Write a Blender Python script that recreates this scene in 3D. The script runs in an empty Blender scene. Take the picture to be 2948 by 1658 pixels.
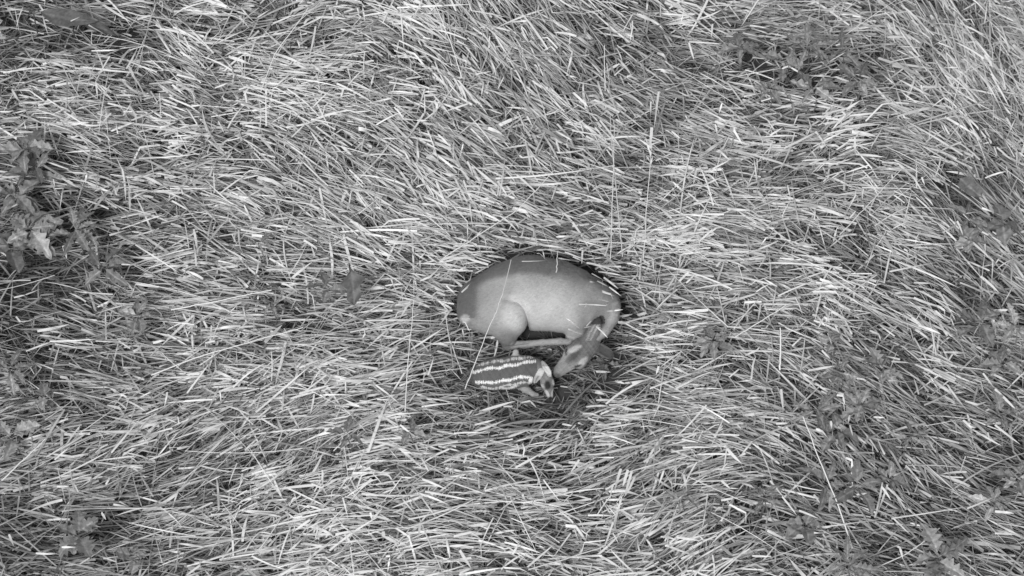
import bpy, math
import numpy as np
from mathutils import Vector

# ------------------------------------------------------------------ camera
PITCH = math.radians(60)                      # depression of the view
DIST, WIDTH = 15.0, 5.5                       # metres to the meadow, metres across the frame
SRCW, SRCH = 2948.0, 1658.0
PPM = SRCW / WIDTH
FWD = np.array([0, math.cos(PITCH), -math.sin(PITCH)])
UP = np.array([0, math.sin(PITCH), math.cos(PITCH)])
RT = np.array([1.0, 0, 0])
TOCAM = -FWD
TGT = np.array([0, 0, 0.2])
CAM = TGT - FWD * DIST

scene = bpy.context.scene
C = scene.collection
cam_d = bpy.data.cameras.new("camera")
cam = bpy.data.objects.new("camera", cam_d)
C.objects.link(cam)
cam.location = CAM
cam.rotation_euler = (math.pi / 2 - PITCH, 0, 0)
cam_d.sensor_width = 36
cam_d.lens = 36 * DIST / WIDTH
cam_d.clip_end = 500
scene.camera = cam

# ------------------------------------------------------------------ light
SUN_EL, SUN_AZ = 52.0, 200.0                  # hazy daylight
world = bpy.data.worlds.new("World")
scene.world = world
world.use_nodes = True
nt = world.node_tree
bg = nt.nodes["Background"]
sky = nt.nodes.new("ShaderNodeTexSky")
sky.sky_type = 'NISHITA'
sky.sun_disc = False
sky.sun_elevation = math.radians(SUN_EL)
sky.sun_rotation = math.radians(SUN_AZ)
bw = nt.nodes.new("ShaderNodeRGBToBW")        # the photograph is monochrome
nt.links.new(sky.outputs[0], bw.inputs[0])
nt.links.new(bw.outputs[0], bg.inputs[0])
bg.inputs[1].default_value = 0.11
sun_d = bpy.data.lights.new("sun", 'SUN')
sun_d.energy = 1.5
sun_d.angle = math.radians(14)
sun = bpy.data.objects.new("sun", sun_d)
C.objects.link(sun)
az = math.radians(SUN_AZ)
sdir = Vector((math.sin(az) * math.cos(math.radians(SUN_EL)), math.cos(az) * math.cos(math.radians(SUN_EL)), math.sin(math.radians(SUN_EL))))
sun.rotation_euler = sdir.to_track_quat('Z', 'Y').to_euler()
scene.view_settings.view_transform = 'Standard'
scene.view_settings.look = 'None'
scene.view_settings.gamma = 1
scene.view_settings.use_curve_mapping = False
scene.view_settings.exposure = 0.6
scene.cycles.max_bounces = 6
scene.cycles.diffuse_bounces = 4
scene.cycles.glossy_bounces = 2

rng = np.random.default_rng(11)

# ------------------------------------------------------------------ helpers
def P(u, v, z):
    """world point seen at photo position (u, v) and standing z metres above the ground"""
    u = np.asarray(u, float); v = np.asarray(v, float); z = np.asarray(z, float)
    d = FWD * DIST + ((u - SRCW / 2) / PPM)[..., None] * RT + ((SRCH / 2 - v) / PPM)[..., None] * UP
    t = (z - CAM[2]) / d[..., 2]
    return CAM + d * t[..., None]

def project(p):
    q = p - CAM
    dep = q @ FWD
    return (q @ RT) / dep * DIST * PPM + SRCW / 2, SRCH / 2 - (q @ UP) / dep * DIST * PPM

def in_poly(u, v, poly):
    inside = np.zeros(np.shape(u), bool)
    n = len(poly)
    for i in range(n):
        x1, y1 = poly[i]; x2, y2 = poly[(i + 1) % n]
        c = ((y1 > v) != (y2 > v))
        with np.errstate(divide='ignore', invalid='ignore'):
            xi = (x2 - x1) * (v - y1) / ((y2 - y1) if y2 != y1 else 1e-9) + x1
        inside ^= c & (u < xi)
    return inside

def mesh_np(name, verts, quads=None, tris=None, tone=None, smooth=False):
    me = bpy.data.meshes.new(name)
    verts = np.ascontiguousarray(verts, np.float32)
    nq = 0 if quads is None else len(quads)
    ntr = 0 if tris is None else len(tris)
    me.vertices.add(len(verts)); me.vertices.foreach_set("co", verts.ravel())
    loops = []
    starts = []
    if nq: loops.append(np.asarray(quads, np.int32).ravel()); starts.append(np.arange(nq) * 4)
    if ntr: loops.append(np.asarray(tris, np.int32).ravel()); starts.append(nq * 4 + np.arange(ntr) * 3)
    loops = np.concatenate(loops); starts = np.concatenate(starts).astype(np.int32)
    me.loops.add(len(loops)); me.loops.foreach_set("vertex_index", loops)
    me.polygons.add(len(starts)); me.polygons.foreach_set("loop_start", starts)
    if tone is not None:
        a = me.attributes.new("tone", 'FLOAT', 'POINT')
        a.data.foreach_set("value", np.ascontiguousarray(tone, np.float32))
    me.update(calc_edges=True)
    if smooth:
        me.polygons.foreach_set("use_smooth", np.ones(len(me.polygons), bool))
    me.validate()
    return me

def link(name, me, mat, parent=None, label=None, cat=None, group=None, kind=None, loc=None):
    o = bpy.data.objects.new(name, me)
    C.objects.link(o)
    if me is not None and mat is not None: me.materials.append(mat)
    if parent is not None: o.parent = parent
    if loc is not None: o.location = Vector(loc)
    if label: o["label"] = label
    if cat: o["category"] = cat
    if group: o["group"] = group
    if kind: o["kind"] = kind
    return o

def tone_mat(name, rough=0.6, spec=0.3, noise_scale=0, noise_amt=0.0, bump=0.0, bump_scale=400, sheen=0.0, trans=0.0):
    m = bpy.data.materials.new(name); m.use_nodes = True
    n = m.node_tree; b = n.nodes["Principled BSDF"]
    at = n.nodes.new("ShaderNodeAttribute"); at.attribute_name = "tone"
    src = at.outputs["Fac"]
    if noise_amt:
        tc = n.nodes.new("ShaderNodeTexCoord"); nz = n.nodes.new("ShaderNodeTexNoise")
        nz.inputs["Scale"].default_value = noise_scale; nz.inputs["Detail"].default_value = 4
        n.links.new(tc.outputs["Object"], nz.inputs["Vector"])
        mr = n.nodes.new("ShaderNodeMapRange")
        mr.inputs["From Min"].default_value = 0.3; mr.inputs["From Max"].default_value = 0.7
        mr.inputs["To Min"].default_value = 1 - noise_amt; mr.inputs["To Max"].default_value = 1 + noise_amt
        n.links.new(nz.outputs["Fac"], mr.inputs["Value"])
        mu = n.nodes.new("ShaderNodeMath"); mu.operation = 'MULTIPLY'
        n.links.new(src, mu.inputs[0]); n.links.new(mr.outputs[0], mu.inputs[1]); src = mu.outputs[0]
    n.links.new(src, b.inputs["Base Color"])
    b.inputs["Roughness"].default_value = rough
    b.inputs["Specular IOR Level"].default_value = spec
    if sheen:
        b.inputs["Sheen Weight"].default_value = sheen
    if bump:
        tc = n.nodes.new("ShaderNodeTexCoord"); nz = n.nodes.new("ShaderNodeTexNoise")
        mp = n.nodes.new("ShaderNodeMapping"); mp.inputs["Scale"].default_value = (0.35, 1, 1)
        nz.inputs["Scale"].default_value = bump_scale; nz.inputs["Detail"].default_value = 3
        n.links.new(tc.outputs["Object"], mp.inputs[0]); n.links.new(mp.outputs[0], nz.inputs["Vector"])
        bp = n.nodes.new("ShaderNodeBump"); bp.inputs["Strength"].default_value = bump; bp.inputs["Distance"].default_value = 0.004
        n.links.new(nz.outputs["Fac"], bp.inputs["Height"]); n.links.new(bp.outputs[0], b.inputs["Normal"])
    if trans:
        out = n.nodes["Material Output"]
        tr = n.nodes.new("ShaderNodeBsdfTranslucent"); mx = n.nodes.new("ShaderNodeMixShader")
        n.links.new(src, tr.inputs["Color"]); mx.inputs[0].default_value = trans
        n.links.new(b.outputs[0], mx.inputs[1]); n.links.new(tr.outputs[0], mx.inputs[2]); n.links.new(mx.outputs[0], out.inputs[0])
    return m

M_GRASS = tone_mat("grass_blade", 0.42, 0.45, trans=0.18)
M_LEAF = tone_mat("weed_leaf", 0.5, 0.4, 60, 0.18, trans=0.12)
M_COAT = tone_mat("deer_coat", 0.85, 0.12, 55, 0.045, bump=0.25, bump_scale=260, sheen=0.15)
M_FUR = tone_mat("coat_hair", 0.6, 0.25)
M_FAWN = tone_mat("fawn_coat", 0.85, 0.1, 160, 0.14, bump=0.3, bump_scale=420, sheen=0.1)

# ------------------------------------------------------------------ ground
m = bpy.data.materials.new("soil_and_thatch"); m.use_nodes = True
n = m.node_tree; b = n.nodes["Principled BSDF"]
tc = n.nodes.new("ShaderNodeTexCoord"); nz = n.nodes.new("ShaderNodeTexNoise")
nz.inputs["Scale"].default_value = 14; nz.inputs["Detail"].default_value = 8
n.links.new(tc.outputs["Object"], nz.inputs["Vector"])
mr = n.nodes.new("ShaderNodeMapRange"); mr.inputs["To Min"].default_value = 0.02; mr.inputs["To Max"].default_value = 0.08
n.links.new(nz.outputs["Fac"], mr.inputs["Value"]); n.links.new(mr.outputs[0], b.inputs["Base Color"])
b.inputs["Roughness"].default_value = 0.95
gx = np.concatenate([[-250, -60, -15], np.linspace(-5, 5, 90), [15, 60, 250]])
X, Y = np.meshgrid(gx, gx, indexing='ij')
Z = 0.012 * (np.sin(X * 5.1 + 1) * np.cos(Y * 4.3) + 0.6 * np.sin(X * 11 + Y * 9)) - 0.015
Z[(abs(X) > 5) | (abs(Y) > 5)] = -0.015
gv = np.stack([X, Y, Z], -1).reshape(-1, 3)
k = len(gx); ii, jj = np.meshgrid(np.arange(k - 1), np.arange(k - 1), indexing='ij')
a = (ii * k + jj).ravel()
link("ground", mesh_np("ground", gv, quads=np.stack([a, a + k, a + k + 1, a + 1], 1), smooth=True), m, kind="structure")

# ------------------------------------------------------------------ animals: one smooth surface per body
def smin(a, b, k):
    h = np.clip(0.5 + 0.5 * (b - a) / k, 0, 1)
    return b * (1 - h) + a * h - k * h * (1 - h)

class Body:
    """distance field in body units (photo pixels: x right, y up the slope of the view, w out of it)"""
    def __init__(s, lo, hi, step):
        s.lo = np.array(lo, float); s.step = step
        s.ax = [np.arange(lo[i], hi[i], step) for i in range(3)]
        s.shape = tuple(len(q) for q in s.ax)
    def grid(s):
        return np.meshgrid(*s.ax, indexing='ij', sparse=True)
    def chain(s, pts, ws=1.0, k=12):
        X, Y, W = s.grid(); F = np.full(s.shape, 1e3, np.float32)
        for (a, b) in zip(pts[:-1], pts[1:]):
            d = s.cone(X, Y, W, a, b, ws)
            F = smin(F, d, k) if k else np.minimum(F, d)
        return F
    @staticmethod
    def cone(X, Y, W, a, b, ws):
        ax, ay, aw, ar = a; bx, by, bw_, br = b
        dx, dy, dw = bx - ax, by - ay, (bw_ - aw) / ws
        L2 = dx * dx + dy * dy + dw * dw + 1e-9
        px, py, pw = X - ax, Y - ay, (W - aw) / ws
        t = np.clip((px * dx + py * dy + pw * dw) / L2, 0, 1)
        return (np.sqrt((px - t * dx) ** 2 + (py - t * dy) ** 2 + (pw - t * dw) ** 2) - (ar + (br - ar) * t)).astype(np.float32)
    def ell(s, c, axes, rad):
        """ellipsoid; axes = two direction vectors (third is their cross product)"""
        X, Y, W = s.grid()
        e1 = np.array(axes[0], float); e1 /= np.linalg.norm(e1)
        e2 = np.array(axes[1], float); e2 -= e1 * (e2 @ e1); e2 /= np.linalg.norm(e2)
        e3 = np.cross(e1, e2)
        q = 0
        for e, r in zip((e1, e2, e3), rad):
            q = q + (((X - c[0]) * e[0] + (Y - c[1]) * e[1] + (W - c[2]) * e[2]) / r) ** 2
        q = np.sqrt(q)
        return ((q - 1) * min(rad)).astype(np.float32)

def surface_nets(F, lo, step):
    S = F < 0
    nx, ny, nz = F.shape
    acc = np.zeros((nx - 1, ny - 1, nz - 1, 3), np.float32); cnt = np.zeros((nx - 1, ny - 1, nz - 1), np.float32)
    edges = []
    for ax in range(3):
        sl0 = [slice(None)] * 3; sl1 = [slice(None)] * 3
        sl0[ax] = slice(0, -1); sl1[ax] = slice(1, None)
        A, B = S[tuple(sl0)], S[tuple(sl1)]
        idx = np.argwhere(A != B)
        o1, o2 = [q for q in range(3) if q != ax]
        ok = (idx[:, o1] > 0) & (idx[:, o2] > 0) & (idx[:, o1] < F.shape[o1] - 1) & (idx[:, o2] < F.shape[o2] - 1)
        idx = idx[ok]
        nb = idx.copy(); nb[:, ax] += 1
        fa = F[tuple(idx.T)]; fb = F[tuple(nb.T)]
        t = fa / (fa - fb)
        pos = idx.astype(np.float32); pos[:, ax] += t
        for d1 in (0, 1):
            for d2 in (0, 1):
                c = idx.copy(); c[:, o1] -= d1; c[:, o2] -= d2
                np.add.at(acc, tuple(c.T), pos); np.add.at(cnt, tuple(c.T), 1)
        edges.append((ax, o1, o2, idx, A[tuple(idx.T)]))
    vid = np.full(cnt.shape, -1, np.int64); has = cnt > 0
    vid[has] = np.arange(has.sum())
    V = acc[has] / cnt[has][:, None] * step + lo
    Q = []
    for ax, o1, o2, idx, ins in edges:
        def cell(d1, d2):
            c = idx.copy(); c[:, o1] -= d1; c[:, o2] -= d2
            return vid[tuple(c.T)]
        q = np.stack([cell(0, 0), cell(1, 0), cell(1, 1), cell(0, 1)], 1)
        flip = ins if ax != 1 else ~ins
        q[~flip] = q[~flip][:, ::-1]
        Q.append(q)
    return V, np.concatenate(Q)

def relax(V, Q, it=2, f=0.5):
    e = np.concatenate([Q[:, [0, 1]], Q[:, [1, 2]], Q[:, [2, 3]], Q[:, [3, 0]]])
    e = np.concatenate([e, e[:, ::-1]])
    for _ in range(it):
        s = np.zeros_like(V); c = np.zeros(len(V))
        for ch in range(3): s[:, ch] = np.bincount(e[:, 0], V[e[:, 1], ch], len(V))
        c = np.bincount(e[:, 0], minlength=len(V))
        V = V + f * (s / c[:, None] - V)
    return V

def ss(x, a, b):
    t = np.clip((x - a) / (b - a), 0, 1); return t * t * (3 - 2 * t)
def blob(x, y, cx, cy, rx, ry, ang=0, soft=0.4):
    c, s_ = math.cos(ang), math.sin(ang)
    dx, dy = x - cx, y - cy
    q = np.sqrt(((dx * c + dy * s_) / rx) ** 2 + ((-dx * s_ + dy * c) / ry) ** 2)
    return 1 - ss(q, 1 - soft, 1 + soft)
def seg_dist(x, y, pts):
    best = np.full(np.shape(x), 1e9); along = np.zeros(np.shape(x)); acc = 0
    for (x1, y1), (x2, y2) in zip(pts[:-1], pts[1:]):
        L = math.hypot(x2 - x1, y2 - y1)
        t = np.clip(((x - x1) * (x2 - x1) + (y - y1) * (y2 - y1)) / L ** 2, 0, 1)
        d = np.hypot(x - x1 - t * (x2 - x1), y - y1 - t * (y2 - y1))
        m_ = d < best; best = np.where(m_, d, best); along = np.where(m_, acc + t * L, along); acc += L
    return best, along
def wobble(x, y, s=1.0, seed=0):
    return (np.sin(x * 0.21 * s + seed) * np.cos(y * 0.17 * s + seed * 2) + 0.6 * np.sin(x * 0.43 * s - y * 0.31 * s + seed * 3)
            + 0.4 * np.sin(x * 0.9 * s + y * 0.7 * s + seed * 5)) / 2

def make_animal(name, Fbody, body, u0, v0, z0, tone_fn, mat, label, cat, hairs, it=2):
    V, Q = surface_nets(Fbody, body.lo, body.step)
    V = relax(V, Q, it)
    tone = tone_fn(V[:, 0] + u0, v0 - V[:, 1], V[:, 2])
    O = P(u0, v0, z0)
    Wd = (V[:, :1] * RT + V[:, 1:2] * UP + V[:, 2:] * TOCAM) / PPM
    base = O.copy(); base[2] = 0
    Wd = Wd + (O - base)
    me = mesh_np(name, Wd, quads=Q, tone=tone, smooth=True)
    o = link(name, me, mat, label=label, cat=cat, loc=base)
    # short coat hairs lying back along the body
    nv = np.zeros(len(me.vertices) * 3, np.float32); me.vertices.foreach_get("normal", nv); nv = nv.reshape(-1, 3)
    NH, HL, HW = hairs
    i = rng.integers(0, len(Wd), NH)
    n_ = nv[i]; lay = np.array([-1.0, -0.25, -0.35]) + rng.normal(0, 0.28, (NH, 3))
    lay = lay - n_ * np.sum(lay * n_, 1, keepdims=True); lay /= np.linalg.norm(lay, axis=1, keepdims=True) + 1e-9
    d_ = lay + n_ * rng.uniform(0.08, 0.40, (NH, 1)); d_ /= np.linalg.norm(d_, axis=1, keepdims=True)
    sd = np.cross(d_, n_); sd /= np.linalg.norm(sd, axis=1, keepdims=True) + 1e-9
    h_ = HL * rng.uniform(0.6, 1.3, (NH, 1)); p_ = Wd[i] + rng.normal(0, 0.002, (NH, 3)) * (1 - abs(n_)) - n_ * 0.0005
    V3 = np.stack([p_ + sd * HW, p_ - sd * HW, p_ + d_ * h_ * .6 - n_ * h_ * .05 - sd * HW * .7, p_ + d_ * h_ * .6 - n_ * h_ * .05 + sd * HW * .7, p_ + d_ * h_ - n_ * h_ * .12], 1).reshape(-1, 3)
    k5 = np.arange(NH)[:, None] * 5
    ht_ = np.repeat(np.clip(tone[i] * np.exp(rng.normal(0, 0.13, NH)), 0.01, 0.9), 5)
    link("fur", mesh_np("fur", V3, quads=k5 + np.array([0, 1, 2, 3]), tris=k5 + np.array([3, 2, 4]), tone=ht_), M_FUR, parent=o)
    return o

# ---- doe
U0, V0 = 1550.0, 870.0
def L(u, v, w, r): return (u - U0, V0 - v, w, r)
B = Body((-250, -240, -125), (255, 160, 150), 1.9)
torso = B.chain([L(1372, 868, -5, 47), L(1405, 872, 0, 69), L(1450, 856, 0, 92), L(1520, 843, 0, 105), L(1600, 851, 0, 98),
                 L(1672, 874, 0, 84), L(1722, 885, 0, 64)], 0.86, 22)
rump = B.chain([L(1380, 880, 5, 50), L(1352, 908, -5, 27)], 1, 20)
torso = smin(torso, rump, 30)
thigh = B.chain([L(1396, 872, 12, 66), L(1434, 888, 36, 58), L(1466, 906, 54, 46), L(1476, 928, 52, 37)], 0.9, 26)
shin = B.chain([L(1472, 928, 50, 38), L(1462, 962, 38, 27), L(1464, 990, 26, 18)], 1.0, 12)
meta = B.chain([L(1464, 992, 25, 14), L(1500, 991, 22, 10), L(1560, 985, 20, 8.5), L(1612, 982, 20, 9.5), L(1640, 984, 16, 8)], 1.0, 5)
leg = smin(smin(thigh, shin, 14), meta, 6)
X, Y, W = B.grid()
kk = (40 - 36 * (ss(X + U0, 1435, 1490) * ss(V0 - Y, 845, 880))).astype(np.float32)
gd, _ = seg_dist(X + U0, V0 - Y, [(1440, 857), (1468, 864), (1490, 876), (1506, 892), (1515, 912), (1517, 940)])
torso = torso + (15.0 * np.exp(-(gd / 8.5) ** 2) * ss(X + U0, 1430, 1475)).astype(np.float32)
relief = (1.6 * np.sin((X + 20) * 0.055) * np.cos((Y - 0.4 * X) * 0.06 + 1) + 1.1 * np.sin(X * 0.031 - Y * 0.083 + 2)).astype(np.float32)
torso = torso + relief
torso = smin(torso, B.ell(L(1412, 905, 20, 0)[:3], ((1, -0.3, 0), (0, 0, 1)), (60, 36, 44)), 34)     # ham
torso = smin(torso, B.ell(L(1690, 850, 58, 0)[:3], ((0.3, 1, 0), (0, 0, 1)), (44, 18, 22)), 24)      # shoulder blade
F = smin(torso, leg, np.maximum(kk, 3.5))
neck = B.chain([L(1700, 868, 20, 62), L(1738, 880, 34, 43), L(1743, 908, 52, 35), L(1727, 940, 68, 28), L(1702, 967, 84, 22), L(1690, 988, 90, 24)], 1.0, 14)
F = smin(F, neck, 16)
head = B.chain([L(1693, 990, 92, 30), L(1670, 1007, 96, 33), L(1652, 1024, 92, 29), L(1630, 1045, 84, 20), L(1612, 1062, 78, 14.5), L(1602, 1071, 74, 13)], 0.85, 12)
for (u, v) in ((1637, 1006), (1674, 1045)):     # brow and cheek bones
    head = smin(head, B.ell(L(u, v, 96, 0)[:3], ((-1, -0.9, 0), (0, 0, 1)), (17, 10, 10)), 8)
    head = smin(head, B.ell(L(u - 5, v + 4, 102, 0)[:3], ((1, 0, 0), (0, 1, 0)), (6, 6, 6)), 2)
F = smin(F, head, 10)
def ear(base, tip, w0, w1, hw, cup):
    c = L((base[0] + tip[0]) / 2, (base[1] + tip[1]) / 2, (w0 + w1) / 2, 0)[:3]
    d = (tip[0] - base[0], -(tip[1] - base[1]), w1 - w0)
    hl = np.linalg.norm(d) / 2
    side = np.cross(d, (0, 0, 1.0))
    e = B.ell(c, (d, side), (hl, hw, 7.5))
    cc = (c[0] + cup[0], c[1] + cup[1], c[2] + 5.5)
    hole = B.ell(cc, (d, side), (hl * 0.78, hw * 0.66, 5.5))
    return np.maximum(e, -hole)
F = smin(F, ear((1690, 988), (1722, 914), 98, 112, 17, (0, 0)), 4)
F = smin(F, ear((1708, 992), (1764, 1026), 92, 84, 17, (0, 0)), 4)
fore = B.chain([L(1655, 950, 5, 24), L(1690, 968, 5, 16), L(1640, 972, 0, 11)], 1, 8)
F = smin(F, fore, 14)

def doe_tone(u, v, w):
    wb = wobble(u, v, 0.22, 1) * 3
    t = np.full(len(u), 0.365) + 0.13 * blob(u, v, 1560, 905, 100, 60, 0, 0.9) - 0.06 * blob(u, v, 1390, 900, 60, 60, 0, 0.8)  # shading painted in: lower flank and belly brightened, haunch darkened
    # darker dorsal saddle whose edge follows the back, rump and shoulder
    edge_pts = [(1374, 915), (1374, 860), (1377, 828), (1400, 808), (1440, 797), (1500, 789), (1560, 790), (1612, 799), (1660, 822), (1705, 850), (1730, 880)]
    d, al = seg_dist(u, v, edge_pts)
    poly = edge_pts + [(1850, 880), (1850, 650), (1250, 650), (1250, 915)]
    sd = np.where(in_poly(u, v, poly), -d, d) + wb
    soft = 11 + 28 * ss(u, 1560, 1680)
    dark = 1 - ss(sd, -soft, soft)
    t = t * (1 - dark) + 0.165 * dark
    # rump edge darkest, pale stern hair low on the rump
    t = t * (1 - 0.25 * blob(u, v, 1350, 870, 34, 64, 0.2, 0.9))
    t = t + 0.25 * blob(u, v, 1341, 916, 14, 12)
    # shoulder greyer toward the neck
    sh = blob(u, v, 1718, 880, 62, 60)
    t = t * (1 - sh) + 0.27 * sh
    # light on the knee painted into the coat; shin darker
    t = t + 0.12 * blob(u, v, 1482, 896, 34, 38, 0, 0.9)
    shn = blob(u, v, 1462, 982, 34, 34, 0, 0.6); t = t * (1 - 0.5 * shn)
    dm, _ = seg_dist(u, v, [(1482, 993), (1560, 986), (1640, 983)])
    mt = (1 - ss(dm, 10, 14)) * (v > 970)
    t = t * (1 - mt) + 0.36 * mt
    # pale front of the neck
    dn, _ = seg_dist(u, v, [(1770, 880), (1764, 912), (1744, 950), (1718, 978)])
    nk = 1 - ss(dn + wb * 0.5, 6, 15)
    t = t * (1 - nk) + 0.42 * nk
    dn2, _ = seg_dist(u, v, [(1722, 890), (1722, 925), (1700, 950)])
    nk = (1 - ss(dn2, 12, 30)) * (w > 20)
    t = t * (1 - nk) + 0.22 * nk
    # head
    hd = in_poly(u, v, [(1590, 1100), (1585, 1060), (1620, 1010), (1650, 975), (1690, 960), (1730, 985), (1730, 1020), (1690, 1062), (1640, 1095)]) & (w > 40)
    ax_ = ((u - 1693) * -0.75 + (v - 990) * 0.66); pr = ((u - 1693) * 0.66 + (v - 990) * 0.75)
    mot = wobble(u, v, 2.2, 9) * 0.5 + wobble(u, v, 1.1, 3) * 0.5
    ht = 0.16 + 0.09 * ss(ax_, 50, 90) + 0.08 * mot
    ht = ht + 0.12 * ss(abs(pr), 9, 20) * ss(ax_, 40, 60)
    ht = ht * (1 - 0.55 * blob(u, v, 1650, 1022, 26, 9, -0.7, 0.6))
    ht = ht + 0.26 * blob(u, v, 1652, 1001, 20, 8, -0.45) + 0.30 * blob(u, v, 1676, 1037, 17, 8, -0.8)
    ht = ht * (1 - 0.88 * blob(u, v, 1629, 1009, 3.5, 11, 0.15, 0.3)) * (1 - 0.85 * blob(u, v, 1662, 1050, 12, 4, -0.3, 0.4))
    ht = ht * (1 - 0.55 * blob(u, v, 1600, 1078, 13, 8, 0, 0.5))
    t = np.where(hd, ht, t)
    e1, _ = seg_dist(u, v, [(1692, 975), (1719, 922)]); e1m = (e1 < 20) & (w > 88) & (v < 978)
    et = 0.17 + 0.16 * (abs(e1 - 5) < 2.5); et = np.where((v < 932) & (u > 1700), 0.05, et)
    t = np.where(e1m, et, t)
    e2, _ = seg_dist(u, v, [(1726, 1002), (1764, 1026)]); e2m = (e2 < 20) & (w > 66) & (u > 1722) & (v > 990)
    t = np.where(e2m, 0.07 + 0.07 * (e2 > 11), t)
    t = t * (1 + 0.045 * wobble(u, v * 3.2, 0.9, 4) + 0.05 * wobble(u, v, 0.5, 6))
    return np.clip(t, 0.01, 0.9)

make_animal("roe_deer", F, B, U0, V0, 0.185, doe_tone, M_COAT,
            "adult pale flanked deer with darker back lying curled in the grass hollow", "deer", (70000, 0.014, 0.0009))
del F, torso, thigh, shin, meta, leg, neck, head

# ---- fawn
U1, V1 = 1470.0, 1080.0
def G(u, v, w, r): return (u - U1, V1 - v, w, r)
B = Body((-120, -85, -50), (135, 85, 75), 1.05)
F = B.chain([G(1376, 1086, -6, 23), G(1394, 1082, 0, 35), G(1425, 1077, 4, 43), G(1470, 1073, 5, 45), G(1512, 1066, 5, 41), G(1538, 1062, 6, 31)], 0.86, 12)
F = smin(F, B.chain([G(1535, 1062, 10, 25), G(1556, 1068, 20, 18), G(1570, 1084, 28, 16)], 1, 8), 10)
F = smin(F, B.chain([G(1570, 1086, 28, 17.5), G(1574, 1100, 28, 18.5), G(1578, 1118, 24, 13), G(1581, 1133, 19, 8.5), G(1583, 1141, 17, 7)], 0.9, 5), 6)
for u, v in ((1561, 1108), (1591, 1104)):
    F = smin(F, B.ell(G(u, v, 31, 0)[:3], ((1, 0, 0), (0, 1, 0)), (4, 5, 5)), 2)
def fear(base, tip, w0, w1, hw):
    c = G((base[0] + tip[0]) / 2, (base[1] + tip[1]) / 2, (w0 + w1) / 2, 0)[:3]
    d = (tip[0] - base[0], -(tip[1] - base[1]), w1 - w0); hl = np.linalg.norm(d) / 2
    side = np.cross(d, (0, 0, 1.0))
    e = B.ell(c, (d, side), (hl, hw, 3.6))
    return np.maximum(e, -B.ell((c[0], c[1], c[2] + 3), (d, side), (hl * 0.75, hw * 0.6, 3)))
F = smin(F, fear((1558, 1065), (1537, 1102), 40, 30, 7.5), 2)
F = smin(F, fear((1585, 1078), (1558, 1038), 38, 42, 7.5), 2)
F = smin(F, B.chain([G(1490, 1100, -6, 16), G(1512, 1118, -10, 12), G(1534, 1134, -12, 7), G(1546, 1136, -14, 5)], 1, 5), 8)
F = smin(F, B.chain([G(1484, 1040, 0, 14), G(1484, 1024, -2, 9), G(1485, 1014, -4, 8)], 1, 5), 8)

def fawn_tone(u, v, w):
    rnd = wobble(u, v, 1.0, 7)
    t = 0.115 + 0.02 * rnd
    t = t + 0.05 * ss(abs(v - (1084 - (u - 1370) * 0.13)), 22, 40)
    def stripe(t, pts, width, val, broken=0.0, per=11.0, seed=0):
        d, al = seg_dist(u, v + 1.5 * np.sin(al0 * 0.13 + seed), pts)
        wd = (width + 1.3 * np.sin(u * 0.57 + seed) * np.sin(u * 0.21 + 2)) * (0.72 + 0.3 * np.cos((al + 3 * jit) * 2 * math.pi / per + seed) + 0.1 * rnd)
        if broken:
            wd = wd * (1 - broken * (np.cos((al + 3 * jit) * 2 * math.pi / per + seed) < -0.35))
        m_ = (1 - ss(d, wd - 0.9, wd + 0.9)) * (w > -30)
        return t * (1 - m_) + np.clip(val * (0.86 + 0.22 * np.sin(u * 0.83 + v * 0.6) * np.sin(u * 0.37 - v * 0.9)), 0, 0.9) * m_
    al0 = u
    jit = 1.2 * np.sin(u * 0.71) + 1.1 * np.sin(u * 1.13 + 1) + 0.8 * np.sin(u * 0.23)
    top = [(1366, 1072), (1392, 1062), (1430, 1058), (1470, 1051), (1510, 1044), (1538, 1038)]
    low = [(1372, 1098), (1400, 1101), (1440, 1097), (1475, 1089), (1510, 1083), (1524, 1084), (1531, 1089)]
    t = stripe(t, top, 5.2, 0.95, 0.55, 12, 0)
    t = stripe(t, low, 5.6, 0.95, 0.5, 11, 2)
    t = stripe(t, [(1376, 1052), (1410, 1042), (1450, 1038), (1500, 1030), (1535, 1028)], 4.6, 0.80, 0.85, 12, 4)
    t = stripe(t, [(1440, 1114), (1470, 1105), (1505, 1101), (1528, 1098)], 4.2, 0.72, 0.55, 15, 1)
    t = stripe(t, [(1388, 1115), (1420, 1118), (1460, 1117), (1490, 1110)], 4.6, 0.82, 0.8, 13, 3)
    dm = np.hypot(u - 1527, v - 1094)
    t = np.where((dm < 6) & (w > -12), 0.85, t)
    # neck and head
    hd = (u > 1545) & (w > -10)
    ht = 0.2 + 0.05 * rnd
    ht = ht * (1 - 0.85 * blob(u, v, 1575, 1107, 9, 13, 0, 0.4))
    ht = ht + 0.30 * blob(u, v, 1594, 1096, 6, 10, 0.2) + 0.24 * blob(u, v, 1559, 1114, 8, 9)
    ht = ht + 0.42 * blob(u, v, 1592, 1128, 6, 13, 0.25) + 0.36 * blob(u, v, 1574, 1132, 5, 11, -0.4)
    ht = ht * (1 - 0.9 * blob(u, v, 1583, 1145, 5, 5))
    t = np.where(hd & (v > 1062), ht, np.where(hd, 0.2, t))
    e1, _ = seg_dist(u, v, [(1556, 1068), (1540, 1098)]); t = np.where((e1 < 9) & (w > 26), np.where(v < 1080, 0.54, 0.42 - 0.2 * (e1 < 2.5)), t)
    e2, _ = seg_dist(u, v, [(1582, 1074), (1561, 1042)]); t = np.where((e2 < 9) & (w > 34), np.where(v > 1054, 0.58, 0.30), t)
    # legs
    lg = in_poly(u, v, [(1480, 1108), (1560, 1122), (1560, 1150), (1500, 1140)]) & (w < 8)
    t = np.where(lg & (v > 1111), 0.34, t)
    t = np.where((v < 1028) & (u > 1468) & (u < 1500) & (w < 12), 0.46, t)
    return np.clip(t, 0.01, 0.92)

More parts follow.
